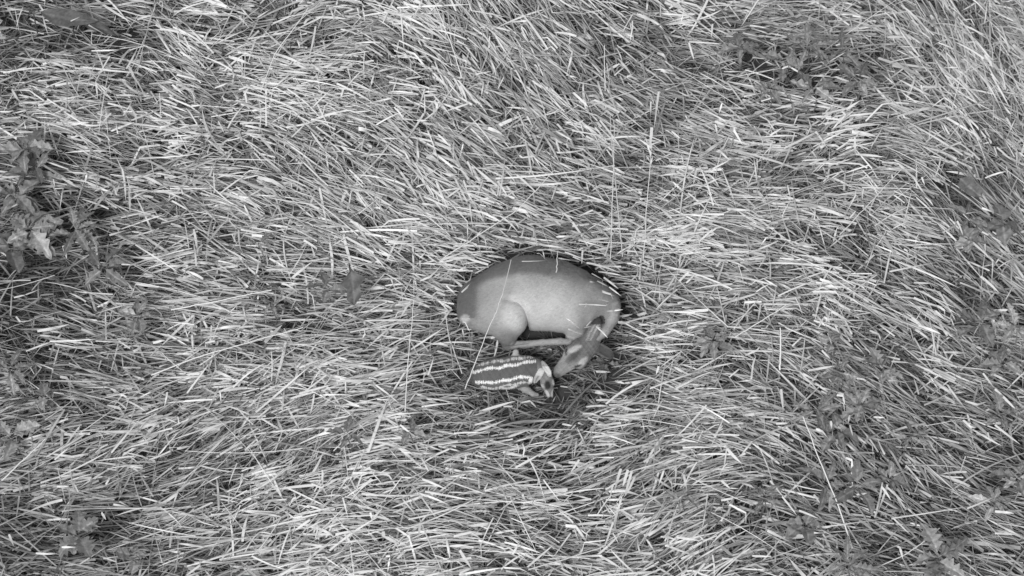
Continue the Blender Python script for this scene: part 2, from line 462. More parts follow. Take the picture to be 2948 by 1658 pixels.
make_animal("fawn", F, B, U1, V1, 0.115, fawn_tone, M_FAWN,
            "small dark fawn with rows of white spots lying below the adult deer", "fawn", (26000, 0.007, 0.0006), it=1)
del F

# ------------------------------------------------------------------ grass
# main lie of the grass over the picture (degrees, image plane) and its paleness, at a coarse grid of places
GX = np.array([-200, 183, 550, 915, 1280, 1650, 2014, 2380, 2750, 3150]); GY = np.array([-200, 115, 400, 690, 970, 1260, 1545, 1850])
ANG = np.array([[-10, -10, -22, 15, -50, -48, -18, 12, -62, -65],
                [-10, -10, -25, 22, -48, -42, -12, 12, -60, -62],
                [-8, -8, -12, -26, -34, -26, -14, 16, -44, -50],
                [0, 0, -10, -14, -16, -6, 2, -18, -45, -40],
                [-14, -14, -12, 5, 12, 0, -8, -28, -30, -25],
                [20, 22, 30, 17, -8, 22, 15, -48, -28, -22],
                [-6, -6, 10, 12, -6, -14, 42, -35, -22, -15],
                [-6, -6, 10, 12, -6, -14, 42, -35, -22, -15]], float)
TON = np.array([[.7, .72, 1.0, .92, .98, .95, .95, .82, .98, .98],
                [.8, .85, 1.0, .95, .98, .95, .95, .80, 1.0, .98],
                [.95, .98, 1.0, 1.0, 1.05, .98, .92, 1.06, 1.0, .98],
                [.75, .75, .92, 1.05, 1.1, 1.02, 1.0, .92, .88, .85],
                [.68, .70, .95, 1.02, 1.0, .9, 1.0, .95, .86, .85],
                [.85, .85, .90, 1.12, 1.02, .88, 1.08, .85, .88, .8],
                [.72, .76, 1.0, 1.15, 1.12, .95, 1.02, .82, .80, .8],
                [.72, .76, 1.0, 1.15, 1.12, .95, 1.02, .82, .80, .8]])
def bil(T, u, v):
    u = np.clip(u, GX[0], GX[-1] - 1e-3); v = np.clip(v, GY[0], GY[-1] - 1e-3)
    i = np.searchsorted(GX, u, 'right') - 1; j = np.searchsorted(GY, v, 'right') - 1
    a = (u - GX[i]) / (GX[i + 1] - GX[i]); b_ = (v - GY[j]) / (GY[j + 1] - GY[j])
    return T[j, i] * (1 - a) * (1 - b_) + T[j, i + 1] * a * (1 - b_) + T[j + 1, i] * (1 - a) * b_ + T[j + 1, i + 1] * a * b_
# thin dark places where one looks down between the tufts: u, v, ru, rv, strength
HOLES = [(60, 40, 130, 55, .95), (330, 90, 150, 45, .7), (200, 430, 120, 45, .6), (370, 420, 90, 50, .5), (90, 660, 110, 60, .5), (130, 760, 180, 50, .8),
         (60, 860, 90, 70, .6), (40, 930, 70, 60, .7), (560, 400, 120, 40, .4), (690, 490, 90, 40, .3), (2280, 210, 150, 60, .7), (2380, 240, 110, 50, .6),
         (1960, 260, 120, 50, .4), (2780, 560, 110, 70, .85), (2650, 480, 90, 40, .4), (2350, 940, 70, 40, .5), (2790, 860, 110, 50, .8), (2500, 980, 60, 40, .5),
         (2060, 1020, 90, 50, .6), (1520, 1330, 130, 45, .55), (1500, 1190, 160, 30, .5), (1290, 1440, 120, 30, .5), (1240, 1510, 130, 40, .4), (90, 1500, 150, 50, .85), (300, 1450, 100, 40, .6),
         (2900, 1290, 90, 50, .7), (2360, 1370, 70, 60, .6), (2360, 1230, 50, 40, .5), (2570, 1590, 70, 50, .6), (1950, 880, 70, 40, .4), (2530, 1410, 100, 60, .4),
         (1000, 830, 60, 30, .4), (260, 560, 90, 35, .45), (1740, 480, 80, 60, .3), (1570, 560, 90, 40, .35), (2720, 780, 80, 60, .4), (2150, 640, 90, 50, .3),
         (900, 1300, 80, 30, .4), (700, 1490, 90, 30, .35), (1800, 1090, 120, 50, .5), (2480, 700, 90, 60, .35)]
def hole(u, v):
    h = np.zeros(np.shape(u))
    for (a, b_, ra, rb, s_) in HOLES:
        h = np.maximum(h, min(0.97, s_ * 1.35) * np.exp(-(((u - a) / ra) ** 2 + ((v - b_) / rb) ** 2)))
    return h
def fnoise(x, y, seed, n_=14, fmin=1.0, fmax=9.0):
    r = np.random.default_rng(seed); o = 0
    for _ in range(n_):
        f = r.uniform(fmin, fmax); a_ = r.uniform(0, 2 * math.pi); p = r.uniform(0, 6.28)
        o = o + np.sin(f * (x * math.cos(a_) + y * math.sin(a_)) + p)
    return o / math.sqrt(n_)

CLEAR = [(1322, 900), (1322, 845), (1345, 795), (1388, 760), (1455, 733), (1530, 722), (1610, 738), (1680, 762), (1740, 796), (1795, 848), (1806, 885),
         (1800, 920), (1772, 968), (1742, 996), (1772, 1020), (1765, 1040), (1700, 1055), (1640, 1085), (1608, 1100), (1598, 1150), (1570, 1152), (1545, 1142),
         (1500, 1132), (1400, 1125), (1362, 1105), (1358, 1070), (1385, 1040), (1470, 1020), (1450, 1000), (1432, 960), (1380, 950), (1332, 925)]
LOW = [(1240, 1000), (1330, 935), (1430, 960), (1650, 960), (1800, 880), (1870, 1000), (1850, 1090), (1740, 1160), (1560, 1190), (1380, 1170), (1250, 1110)]
CLEAR = [np.array(p) for p in CLEAR]
GAP = [(1480, 925), (1680, 935), (1670, 975), (1560, 985), (1490, 990)]     # bare shaded soil under the belly
GAP2 = [(1600, 715), (1700, 750), (1785, 822), (1802, 850), (1740, 785), (1600, 745)]

allV, allQ, allT = [], [], []
voff = 0
def add_blades(p0, az_, pitch0, pitch1, length, width, tone, K=5, curl=None, roll=None, thin=False, clear=True):
    global voff
    N = len(p0)
    if curl is None: curl = rng.normal(0, 0.16, N)
    if roll is None: roll = rng.normal(0, 0.55, N)
    pts = np.zeros((N, K + 1, 3)); pts[:, 0] = p0
    dirs = np.zeros((N, K + 1, 3))
    kink = (rng.random(N) < 0.30)
    kj = rng.integers(1, K, N); ka = rng.normal(0, 1.0, N) * kink; kp = -rng.uniform(0.2, 0.9, N) * kink
    for j in range(K + 1):
        t = j / K
        after = (j >= kj)
        a_ = az_ + curl * t + ka * after; th = pitch0 + (pitch1 - pitch0) * t + kp * after
        th = np.clip(th, -1.2, 1.45)
        d = np.stack([np.cos(a_) * np.cos(th), np.sin(a_) * np.cos(th), np.sin(th)], 1)
        dirs[:, j] = d
        if j: pts[:, j] = pts[:, j - 1] + d * (length / K)[:, None]
    pts[..., 2] = np.maximum(pts[..., 2], 0.004)
    if clear:
        u, v = project(pts)
        bad = in_poly(u, v, CLEAR)
        um = (u[:, 1:] + u[:, :-1]) / 2; vm = (v[:, 1:] + v[:, :-1]) / 2
        cnt = bad.sum(1) + in_poly(um, vm, CLEAR).sum(1)      # some blades bend over the animals' edges
        keep = (cnt == 0) | ((cnt <= 3) & (rng.random(N) < 0.6))
        pts = pts[keep]; dirs = dirs[keep]; roll = roll[keep]; width = width[keep]; tone = tone[keep]; az_ = az_[keep]
        N = len(pts)
        if N == 0: return
    hor = np.stack([-dirs[..., 1], dirs[..., 0], np.zeros((N, K + 1))], -1)
    hor /= np.linalg.norm(hor, axis=-1, keepdims=True) + 1e-9
    nrm = np.cross(dirs, hor)
    tw = roll[:, None] + np.linspace(0, 1, K + 1)[None] * rng.normal(0, 1.0, N)[:, None]
    side = hor * np.cos(tw)[..., None] + nrm * np.sin(tw)[..., None]
    ts = np.linspace(0, 1, K + 1)
    prof = (0.75 + 0.5 * ts) * (1 - ts ** 2.6) + 0.06 if not thin else 1 - 0.5 * ts
    half = 0.5 * width[:, None] * prof[None]
    Lf = pts + side * half[..., None]; Rg = pts - side * half[..., None]
    V = np.stack([Lf, Rg], 2).reshape(N, (K + 1) * 2, 3)
    base = voff + np.arange(N)[:, None] * (K + 1) * 2
    j = np.arange(K)[None] * 2
    q = np.stack([base + j, base + j + 1, base + j + 3, base + j + 2], -1).reshape(-1, 4)
    tt = tone[:, None] * np.exp(rng.normal(0, 0.16, (N, K + 1)))
    allV.append(V.reshape(-1, 3)); allQ.append(q); allT.append(np.clip(np.repeat(tt, 2, 1).ravel(), 0.02, 0.88))
    voff += N * (K + 1) * 2

def az_of(phi):          # lie in the picture -> compass direction on the ground
    return np.arctan2(np.sin(phi) / math.sin(PITCH), np.cos(phi))

def tufts(NT, per, zlo, zhi, len_m, wid, tone_m, tone_s, p0r, p1r, spread, seed, noise=22, low_only=None, hole_pow=1.0, jit=0.03):
    r = np.random.default_rng(seed)
    x = r.uniform(-3.9, 3.9, NT); y = r.uniform(-3.1, 3.3, NT)
    u, v = project(np.stack([x, y, np.full(NT, (zlo + zhi) / 2 + 0.08)], 1))
    keep = r.random(NT) > hole(u, v) * hole_pow
    inlow = in_poly(u, v, LOW)
    keep &= ~in_poly(u, v, GAP2)
    keep &= (inlow | in_poly(u, v, CLEAR)) & ~in_poly(u, v, GAP) if low_only else ~inlow
    x, y, u, v = x[keep], y[keep], u[keep], v[keep]; NT = len(x)
    phi = np.radians(bil(ANG, u, v) + noise * fnoise(x, y, 5 + seed) + r.normal(0, 9, NT))
    flip = r.random(NT) < 0.35 + 0.3 * (fnoise(x, y, 77) > 0)
    phi = phi + math.pi * flip
    tn = bil(TON, u, v) ** 2.0 * (1 + 0.15 * fnoise(x, y, 31, fmin=2, fmax=14)) * np.exp(r.normal(0, 0.12, NT))
    ln = len_m * np.exp(r.normal(0, 0.25, NT))
    rep = np.repeat(np.arange(NT), per); N = len(rep)
    ang = phi[rep] + np.radians(r.normal(0, spread, N)) + (r.random(N) < 0.16) * r.uniform(-1.5, 1.5, N)
    p0 = np.stack([x[rep] + r.normal(0, jit, N), y[rep] + r.normal(0, jit, N), r.uniform(zlo, zhi, N)], 1)
    tone = 0.9 * tone_m * tn[rep] * np.exp(r.normal(0, tone_s, N))
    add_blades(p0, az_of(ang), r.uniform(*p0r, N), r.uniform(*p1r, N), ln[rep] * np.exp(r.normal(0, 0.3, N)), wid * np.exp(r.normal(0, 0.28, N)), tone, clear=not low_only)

# thatch on the soil, two middle layers, then the pale lodged top layer
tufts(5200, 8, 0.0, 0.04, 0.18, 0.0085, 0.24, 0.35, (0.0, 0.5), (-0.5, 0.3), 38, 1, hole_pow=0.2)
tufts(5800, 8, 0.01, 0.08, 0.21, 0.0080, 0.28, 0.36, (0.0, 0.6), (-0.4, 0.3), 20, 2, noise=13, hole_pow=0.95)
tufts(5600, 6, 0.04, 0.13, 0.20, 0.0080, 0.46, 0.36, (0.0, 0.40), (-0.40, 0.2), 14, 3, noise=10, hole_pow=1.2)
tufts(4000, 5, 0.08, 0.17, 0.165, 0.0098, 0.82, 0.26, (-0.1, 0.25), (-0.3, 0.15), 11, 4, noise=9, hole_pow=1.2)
# loose blades lying across the rest, and longer swaths combed the same way
tufts(4500, 1, 0.10, 0.21, 0.14, 0.0080, 0.72, 0.25, (-0.2, 0.5), (-0.5, 0.2), 55, 5, noise=14, hole_pow=1.0)
tufts(420, 22, 0.08, 0.17, 0.29, 0.0072, 0.68, 0.20, (-0.05, 0.25), (-0.3, 0.05), 7, 7, noise=12, hole_pow=1.5, jit=0.055)
tufts(420, 12, 0.12, 0.19, 0.17, 0.0098, 0.92, 0.10, (-0.05, 0.2), (-0.3, 0.05), 9, 8, noise=12, hole_pow=1.5, jit=0.05)
# trampled grass round the fawn and under the bodies
tufts(9500, 9, 0.0, 0.02, 0.13, 0.0075, 0.30, 0.45, (0.0, 0.25), (-0.5, 0.05), 34, 6, noise=14, low_only=True)
# long thin culms lying over everything
def culms(N, seed, box=None, sp=22):
    r = np.random.default_rng(seed)
    x = r.uniform(-3.9, 3.9, N); y = r.uniform(-3.1, 3.3, N)
    u, v = project(np.stack([x, y, np.full(N, 0.2)], 1))
    keep = (r.random(N) > hole(u, v)) & ~in_poly(u, v, LOW)
    if box: keep &= (u > box[0]) & (u < box[2]) & (v > box[1]) & (v < box[3])
    x, y, u, v = x[keep], y[keep], u[keep], v[keep]; N = len(x)
    phi = np.radians(bil(ANG, u, v) + r.normal(0, sp, N)) + (r.random(N) < 0.16) * r.uniform(-1.2, 1.2, N)
    phi += math.pi * (r.random(N) < 0.5)
    add_blades(np.stack([x, y, r.uniform(0.06, 0.2, N)], 1), az_of(phi), r.uniform(0, 0.4, N), r.uniform(-0.3, 0.15, N),
               r.uniform(0.25, 0.7, N), r.uniform(0.0034, 0.0056, N), 0.60 * bil(TON, u, v) * np.exp(r.normal(0, 0.22, N)), K=7, curl=r.normal(0, 0.18, N), thin=True)
culms(2600, 9, sp=16)
culms(1600, 10, (2380, -200, 3300, 800), 8)
culms(3000, 12, (200, 950, 1350, 1800), 7)
culms(1800, 13, (2300, 1100, 3300, 1800), 12)

# single pale blades that stand out in the photograph (tile coordinates: x1, y1, x2, y2, width)
S = 1.746
TILES = {
(0, 0): "38,50,134,40,7 178,62,242,44,6 355,106,402,84,5 445,125,570,200,7 0,358,50,362,7 375,342,520,352,7 460,255,592,256,6 435,506,523,518,7 480,410,565,432,6 620,580,690,480,6 635,345,725,210,7 925,185,968,265,6 905,260,1010,325,7 1080,442,1142,418,7 1298,678,1395,775,12 1232,468,1240,520,7 1430,355,1560,370,8 305,552,420,538,6 320,560,480,660,5 180,670,400,635,5 436,872,500,862,9 275,948,470,940,5 268,900,275,948,5 310,895,390,912,8 550,795,650,795,6 700,795,1040,798,5 1040,798,1400,798,5 550,1182,690,1142,10 205,1158,280,1158,6 395,1240,468,1222,7 318,1235,335,1298,9 945,1125,1052,1098,7 610,1328,660,1330,7 1470,1395,1565,1312,9 680,1230,900,1365,6 1225,878,1300,825,5 1465,690,1560,600,5 700,1080,770,1082,6 1190,992,1250,990,6 865,425,930,480,8 690,98,760,72,7 1165,1175,1195,1240,6 1475,315,1545,350,9 20,440,105,432,6 0,560,75,566,6 1490,432,1560,425,6",
(980, 0): "490,135,550,145,6 570,138,640,142,6 585,205,650,240,7 275,533,360,538,6 270,538,330,600,6 385,605,450,605,7 420,480,510,512,8 490,675,570,740,7 830,270,885,210,7 760,745,820,795,7 900,780,970,842,7 1135,720,1180,835,8 1085,710,1105,770,7 1110,890,1380,895,6 965,405,1015,445,7 1170,465,1250,535,9 1385,600,1445,645,8 1280,640,1340,710,7 1085,660,1160,705,7 1180,630,1225,602,7 455,945,570,975,8 385,985,425,1018,7 525,1030,630,1032,7 620,935,710,940,6 710,940,790,985,6 790,910,840,980,7 835,935,890,1005,7 700,1062,820,1115,8 850,1113,920,1113,6 885,1163,965,1162,6 1085,965,1160,968,7 1145,996,1215,996,7 1085,1190,1168,1188,7 985,1258,1060,1254,6 240,1215,370,1230,9 500,1310,620,1270,9 400,1412,520,1360,7 400,1310,398,1352,7 1200,1255,1290,1215,7 1505,1000,1578,998,6 1600,460,1575,640,10 1560,510,1562,640,6 1565,640,1560,740,12 1440,385,1535,370,8 1665,660,1730,710,7 1410,1340,1300,1340,8 1300,1340,1395,1400,8 85,40,100,90,7 0,335,50,338,7 1500,1210,1555,1210,8 1545,1190,1560,1235,8 215,695,290,695,6",
(1948, 0): "62,210,230,215,6 62,215,85,300,7 450,310,530,345,8 530,345,690,282,7 760,315,860,245,5 875,190,890,250,7 800,228,860,205,6 660,470,710,505,7 710,505,800,508,6 590,518,665,518,8 230,512,290,512,6 290,640,292,730,8 290,730,345,745,6 180,848,265,808,6 210,752,265,808,7 540,745,700,672,9 470,680,530,640,7 895,690,900,770,8 900,690,925,655,7 770,830,880,800,7 900,775,1050,785,8 830,560,925,640,8 1140,580,1165,630,6 680,760,720,815,8 735,840,760,900,7 1120,830,1185,885,8 1185,885,1300,1055,6 1240,735,1450,865,7 1610,740,1680,800,8 1580,370,1640,440,8 1535,1045,1635,1078,8 1410,1110,1445,1180,7 1535,1165,1605,1200,7 1232,890,1245,930,7 480,1175,620,1165,9 255,1050,375,1062,9 200,1340,240,1290,8 170,1170,220,1130,7 870,1095,905,1060,6 1070,1365,1340,1310,7 525,1185,545,1260,8 320,1320,410,1328,8 0,860,85,910,7 180,120,175,185,7 505,1440,430,1400,6 1440,1075,1540,1060,6",
(0, 828): "70,50,130,35,6 130,35,200,10,6 670,320,770,278,10 770,278,828,262,9 965,240,970,338,9 1105,165,1190,100,8 80,145,180,270,7 35,325,130,310,8 130,320,250,270,7 250,270,480,268,5 480,268,720,274,5 290,250,350,200,6 840,525,835,600,8 770,698,858,628,5 940,530,1050,385,6 275,865,345,800,6 300,948,560,830,6 560,830,700,660,7 705,550,760,525,6 225,665,410,550,6 365,1020,440,1050,7 510,1130,555,1148,8 405,1150,440,1185,8 440,1185,505,1205,7 540,910,610,925,7 180,1335,275,1345,7 45,1240,70,1300,8 285,1000,345,1000,7 310,1305,380,1303,7 400,1390,540,1300,6 1440,1065,1290,1068,6 850,805,930,800,6 1010,215,1070,212,9 920,130,940,180,6 940,130,990,125,5 570,1090,650,1100,8 600,1075,655,1105,8 1640,440,1480,560,6 1480,560,1300,670,6",
(980, 828): "350,70,295,155,7 45,130,120,170,8 120,170,125,230,7 125,230,100,265,7 245,358,280,310,7 440,440,475,350,7 355,310,530,200,6 910,578,1015,556,7 745,595,810,612,6 820,597,868,598,6 1315,15,1385,40,7 1340,118,1420,116,7 1415,148,1470,135,6 1395,178,1480,182,7 1500,185,1550,190,7 1145,208,1215,235,7 1285,195,1360,218,7 1160,170,1200,188,6 1235,195,1262,165,5 1530,255,1640,228,8 1640,228,1740,195,7 1285,422,1360,428,7 1380,470,1440,482,7 1430,480,1550,468,8 1280,525,1350,545,8 1600,395,1590,435,8 1680,400,1740,440,7 675,690,780,665,7 700,805,775,800,6 420,780,550,700,7 650,880,830,800,7 880,905,1000,840,8 1085,760,1120,690,10 1115,685,1165,695,7 1195,680,1225,690,7 845,750,940,720,8 885,785,915,845,7 915,785,940,850,6 940,850,1020,965,5 1020,965,1100,1080,5 620,880,645,825,7 300,690,380,755,7 1410,910,1370,1030,10 1445,915,1420,1000,10 1465,920,1430,1050,9 1370,990,1340,1090,9 1480,950,1440,1060,8 1625,920,1600,1000,7 1270,1075,1330,1062,12 915,1040,940,1100,9 160,1165,210,1110,7 215,1225,225,1340,12 400,1185,395,1255,9 570,1250,710,1215,9 530,1250,640,1215,7 600,1320,650,1410,10 865,1340,910,1265,8 940,1405,1070,1290,7 1415,1060,1370,1180,6 1370,1180,1330,1300,6 1330,1270,1160,1290,5 600,1435,700,1390,7 1110,1410,1160,1440,8 1200,865,1160,930,8 150,1130,165,1180,9 1700,1255,1746,1258,6 20,1240,60,1290,7",
(1240, 660): "863,313,927,334,9 887,411,971,408,8 833,489,907,514,8 691,502,762,526,9 705,462,742,475,6 772,495,819,452,4 745,377,965,377,4 782,371,776,398,7 799,263,836,269,8 836,259,890,286,7 951,438,1012,425,9 941,465,1005,472,9 833,715,904,718,10 536,104,610,101,7 533,121,607,124,4 641,145,708,158,7 458,161,580,161,4 934,762,978,776,8 1012,772,1099,755,10 830,816,897,836,10 843,350,897,367,5 681,448,705,462,4 715,138,836,195,7 809,222,897,269,7 897,290,958,337,7 222,222,323,168,7 175,269,283,202,7 155,317,222,256,6 418,114,539,80,6 573,80,681,94,7 674,114,776,155,6 870,242,944,296,7 161,465,222,482,4 202,485,283,519,4 377,533,431,580,4",
(1948, 828): "0,405,70,445,8 55,205,115,188,7 320,125,385,150,6 425,205,485,225,7 525,510,535,615,9 345,340,440,300,8 265,450,380,350,6 395,350,465,412,6 375,460,388,360,7 500,685,560,678,7 550,700,600,760,8 700,710,780,745,9 775,670,785,745,9 695,762,755,785,7 745,875,830,890,7 850,855,1000,915,9 470,970,530,1050,7 530,1050,605,1140,6 690,1040,738,1105,8 840,1025,915,1012,8 905,1040,970,1035,7 615,1120,710,1155,7 700,1205,775,1210,8 455,1222,580,1275,10 0,1255,120,1268,8 690,1232,750,1235,7 735,1240,770,1285,7 380,1348,475,1355,7 1090,945,1160,970,8 1060,990,1005,1180,8 1030,1000,1085,1065,8 1060,1005,1145,1085,7 1225,1078,1290,1085,7 1110,1300,1170,1335,8 1265,1418,1340,1418,7 1215,190,1330,225,9 970,215,1045,245,9 780,185,850,188,7 730,315,770,360,7 1080,370,1165,378,9 1065,467,1140,465,7 905,455,945,462,6 805,540,880,550,8 1540,430,1600,510,8 1600,510,1720,620,9 1450,570,1600,610,8 1440,665,1500,720,9 1500,720,1630,800,7 1600,690,1720,790,8 1310,90,1370,128,8 1555,90,1600,120,8 1580,115,1690,115,9 1590,160,1620,188,7 1700,60,1746,62,6 1090,1160,1170,1240,6 700,1208,1080,1160,5 1080,1160,1460,1110,5 1460,1110,1600,1060,7 1600,1125,1695,1130,9 1600,1235,1700,1240,7 870,640,860,680,7 870,690,920,715,6 990,650,1045,655,7 300,930,365,960,8 35,940,60,1040,9 225,970,265,1010,8 1345,325,1425,325,7 150,590,10,760,6 265,1090,400,1160,7"}
ONDOE = [(1290, 820), (1380, 730), (1530, 700), (1700, 770), (1800, 850), (1800, 1010), (1600, 1000), (1500, 800)]
st = []
for (ou, ov), txt in TILES.items():
    for s_ in txt.split():
        x1, y1, x2, y2, w_ = map(float, s_.split(','))
        st.append((ou + x1 / S, ov + y1 / S, ou + x2 / S, ov + y2 / S, w_ / S / PPM))
st = np.array(st)
mid_in = in_poly((st[:, 0] + st[:, 2]) / 2, (st[:, 1] + st[:, 3]) / 2, ONDOE)
inl = in_poly((st[:, 0] + st[:, 2]) / 2, (st[:, 1] + st[:, 3]) / 2, LOW)
zc = np.where(mid_in, 0.40, np.where(inl, 0.10, rng.uniform(0.27, 0.33, len(st))))
A_ = P(st[:, 0], st[:, 1], zc); B_ = P(st[:, 2], st[:, 3], zc + rng.normal(0, 0.015, len(st)))
d = B_ - A_; ln = np.linalg.norm(d, axis=1)
add_blades(A_, np.arctan2(d[:, 1], d[:, 0]), np.arcsin(d[:, 2] / ln), np.arcsin(d[:, 2] / ln), ln * 1.02, st[:, 4] * np.where(mid_in, 1.15, 1.5), np.where(mid_in, rng.uniform(0.42, 0.8, len(st)), np.clip(rng.normal(0.86, 0.03, len(st)), 0.75, 0.88)), K=5,
           curl=rng.normal(0, 0.08, len(st)), roll=rng.normal(0, 0.2, len(st)), clear=False)

gme = mesh_np("grass", np.concatenate(allV), quads=np.concatenate(allQ), tone=np.concatenate(allT))
link("grass", gme, M_GRASS, kind="stuff", label="dense tangle of pale dry and grey lodged meadow grass", cat="grass")
print("blades quads", sum(len(q) for q in allQ))

# ------------------------------------------------------------------ stand-out stalks (each one a thing)
def tube(pts, r0, r1, sides=5):
    pts = np.asarray(pts); n_ = len(pts); V = []; Q = []
    for i in range(n_):
        d = pts[min(i + 1, n_ - 1)] - pts[max(i - 1, 0)]; d = d / np.linalg.norm(d)
        a = np.cross(d, [0.3, 0.2, 1]); a /= np.linalg.norm(a); b_ = np.cross(d, a)
        r = r0 + (r1 - r0) * i / (n_ - 1)
        for k_ in range(sides):
            t = 2 * math.pi * k_ / sides; V.append(pts[i] + r * (a * math.cos(t) + b_ * math.sin(t)))
    for i in range(n_ - 1):
        for k_ in range(sides):
            Q.append((i * sides + k_, i * sides + (k_ + 1) % sides, (i + 1) * sides + (k_ + 1) % sides, (i + 1) * sides + k_))
    return np.array(V), np.array(Q)
def stalk(pix, zs, r, tone, label, head=None, fat=None):
    """pix: photo positions from root to tip, zs: height at the two ends"""
    pix = np.array(pix, float); k_ = len(pix)
    t = np.linspace(0, k_ - 1, 14); uu = np.interp(t, range(k_), pix[:, 0]); vv = np.interp(t, range(k_), pix[:, 1])
    zz = np.interp(t, [0, k_ - 1], zs)
    p = P(uu, vv, zz) + rng.normal(0, 0.0012, (14, 3))
    base = p[0].copy()
    r = max(r, 0.0034); tone = min(0.86, tone * 1.25)
    V, Q = tube(p - base, r, r * 0.6)
    me = mesh_np("grass_stalk", V, quads=Q, tone=np.full(len(V), tone), smooth=True)
    if head or fat:
        root = link("grass_stalk", None, None, label=label, cat="grass stalk", loc=base)
        link("stem", me, M_GRASS, parent=root)
        h0 = p[-1] - base; dd = p[-1] - p[-3]; dd /= np.linalg.norm(dd)
        Vh, Qh = [], []; off = 0; L_ = head or fat
        for i in range(34 if head else 9):
            s_ = rng.random(); q0 = h0 - dd * L_ * s_
            dr = dd * 0.9 + rng.normal(0, 0.33, 3); dr /= np.linalg.norm(dr)
            Ls = (0.012 + 0.012 * rng.random()) if head else L_ * (0.35 + 0.3 * rng.random())
            sd = np.cross(dr, TOCAM); sd /= np.linalg.norm(sd); w_ = 0.0022 if head else 0.0055
            e = [q0, q0 + dr * Ls * .5 + sd * w_, q0 + dr * Ls, q0 + dr * Ls * .5 - sd * w_]
            Vh += e; Qh.append((off, off + 1, off + 2, off + 3)); off += 4
        mh = mesh_np("seed_head", np.array(Vh), quads=np.array(Qh), tone=np.full(len(Vh), min(0.85, tone * 1.15)))
        link("seed_head" if head else "leaf_sheath", mh, M_GRASS, parent=root)
        return root
    return link("grass_stalk", me, M_GRASS, label=label, cat="grass stalk", loc=base)

stalk([(1329, 223), (1300, 130), (1272, 60), (1249, 0)], (0.20, 0.42), 0.0034, 0.72, "long pale stalk running from the top edge left of centre down to the right")
stalk([(1742, 260), (1741, 200), (1740, 130)], (0.2, 0.36), 0.0030, 0.62, "short upright stalk in the upper middle, well above the deer")
stalk([(1757, 745), (1762, 600), (1766, 470), (1768, 345)], (0.2, 0.62), 0.0024, 0.55, "tall thin straight stalk rising above the deer's shoulder, left of a leaning twin")
stalk([(1792, 740), (1775, 560), (1762, 420), (1756, 330)], (0.2, 0.62), 0.0022, 0.52, "thin stalk leaning left above the deer's shoulder, crossing its straight twin")
stalk([(1852, 745), (1862, 600), (1872, 470), (1875, 420)], (0.2, 0.55), 0.0024, 0.58, "tall stalk topped by a bright forked sheath right above the deer", fat=0.16)
stalk([(1338, 1120), (1368, 1045), (1400, 960), (1428, 900)], (0.16, 0.45), 0.0030, 0.62, "pale bent stalk standing over the rear end of the fawn")
stalk([(1428, 902), (1441, 862), (1448, 845), (1472, 748)], (0.45, 0.52), 0.0018, 0.55, "hair thin stalk crossing the deer's flank up to its back")
stalk([(1166, 1186), (1172, 1080), (1180, 980), (1192, 862)], (0.2, 0.52), 0.0030, 0.62, "tall thin upright stalk left of both animals, its foot level with the fawn")
stalk([(1330, 1075), (1292, 971), (1284, 910), (1278, 857)], (0.05, 0.40), 0.0028, 0.58, "bent thin stalk just left of the deer's rump")
stalk([(2455, 1578), (2412, 1450), (2358, 1320), (2312, 1200)], (0.2, 0.5), 0.0046, 0.80, "thick bright stalk slanting through the lower right of the meadow")
stalk([(2418, 676), (2480, 610), (2540, 545), (2595, 487)], (0.22, 0.42), 0.0024, 0.55, "fine straight stalk slanting up to the right in the right half, above the middle")
stalk([(6, 1383), (60, 1330), (105, 1290), (132, 1263)], (0.2, 0.36), 0.0036, 0.66, "pale stalk slanting in from the left edge, low in the photo")
stalk([(435, 1080), (560, 1030), (700, 990), (873, 943)], (0.22, 0.36), 0.0040, 0.78, "long bright stalk slanting gently upward, lower left, longest one there")
stalk([(492, 891), (600, 872), (700, 851), (782, 834)], (0.24, 0.36), 0.0042, 0.82, "bright straight stalk lying almost level in the left middle")
stalk([(1266, 750), (1380, 675), (1495, 601), (1593, 492)], (0.26, 0.44), 0.0030, 0.66, "long pale stalk slanting up to the right over the deer's back")
stalk([(750, 263), (793, 150), (840, 90), (888, 23)], (0.22, 0.42), 0.0034, 0.64, "long stalk slanting up to the right in the upper left")
stalk([(2246, 1063), (2247, 1000), (2246, 943)], (0.26, 0.38), 0.0055, 0.82, "short thick white upright stalk right of the animals")
stalk([(2114, 971), (2190, 925), (2269, 874)], (0.24, 0.4), 0.0028, 0.66, "thin straight stalk slanting up right beside the short white one")
stalk([(1520, 1640), (1740, 1575), (1755, 1540), (1790, 1430)], (0.2, 0.4), 0.0024, 0.55, "bent stalk with a feathery head near the bottom edge right of centre", head=0.07)
stalk([(1602, 785), (1604, 745), (1606, 722)], (0.42, 0.50), 0.0022, 0.5, "tiny upright stalk tip poking over the middle of the deer's back")
stalk([(2480, 1652), (2600, 1600), (2660, 1560), (2705, 1520)], (0.2, 0.36), 0.0032, 0.6, "straight stalk slanting up right in the bottom right corner area")

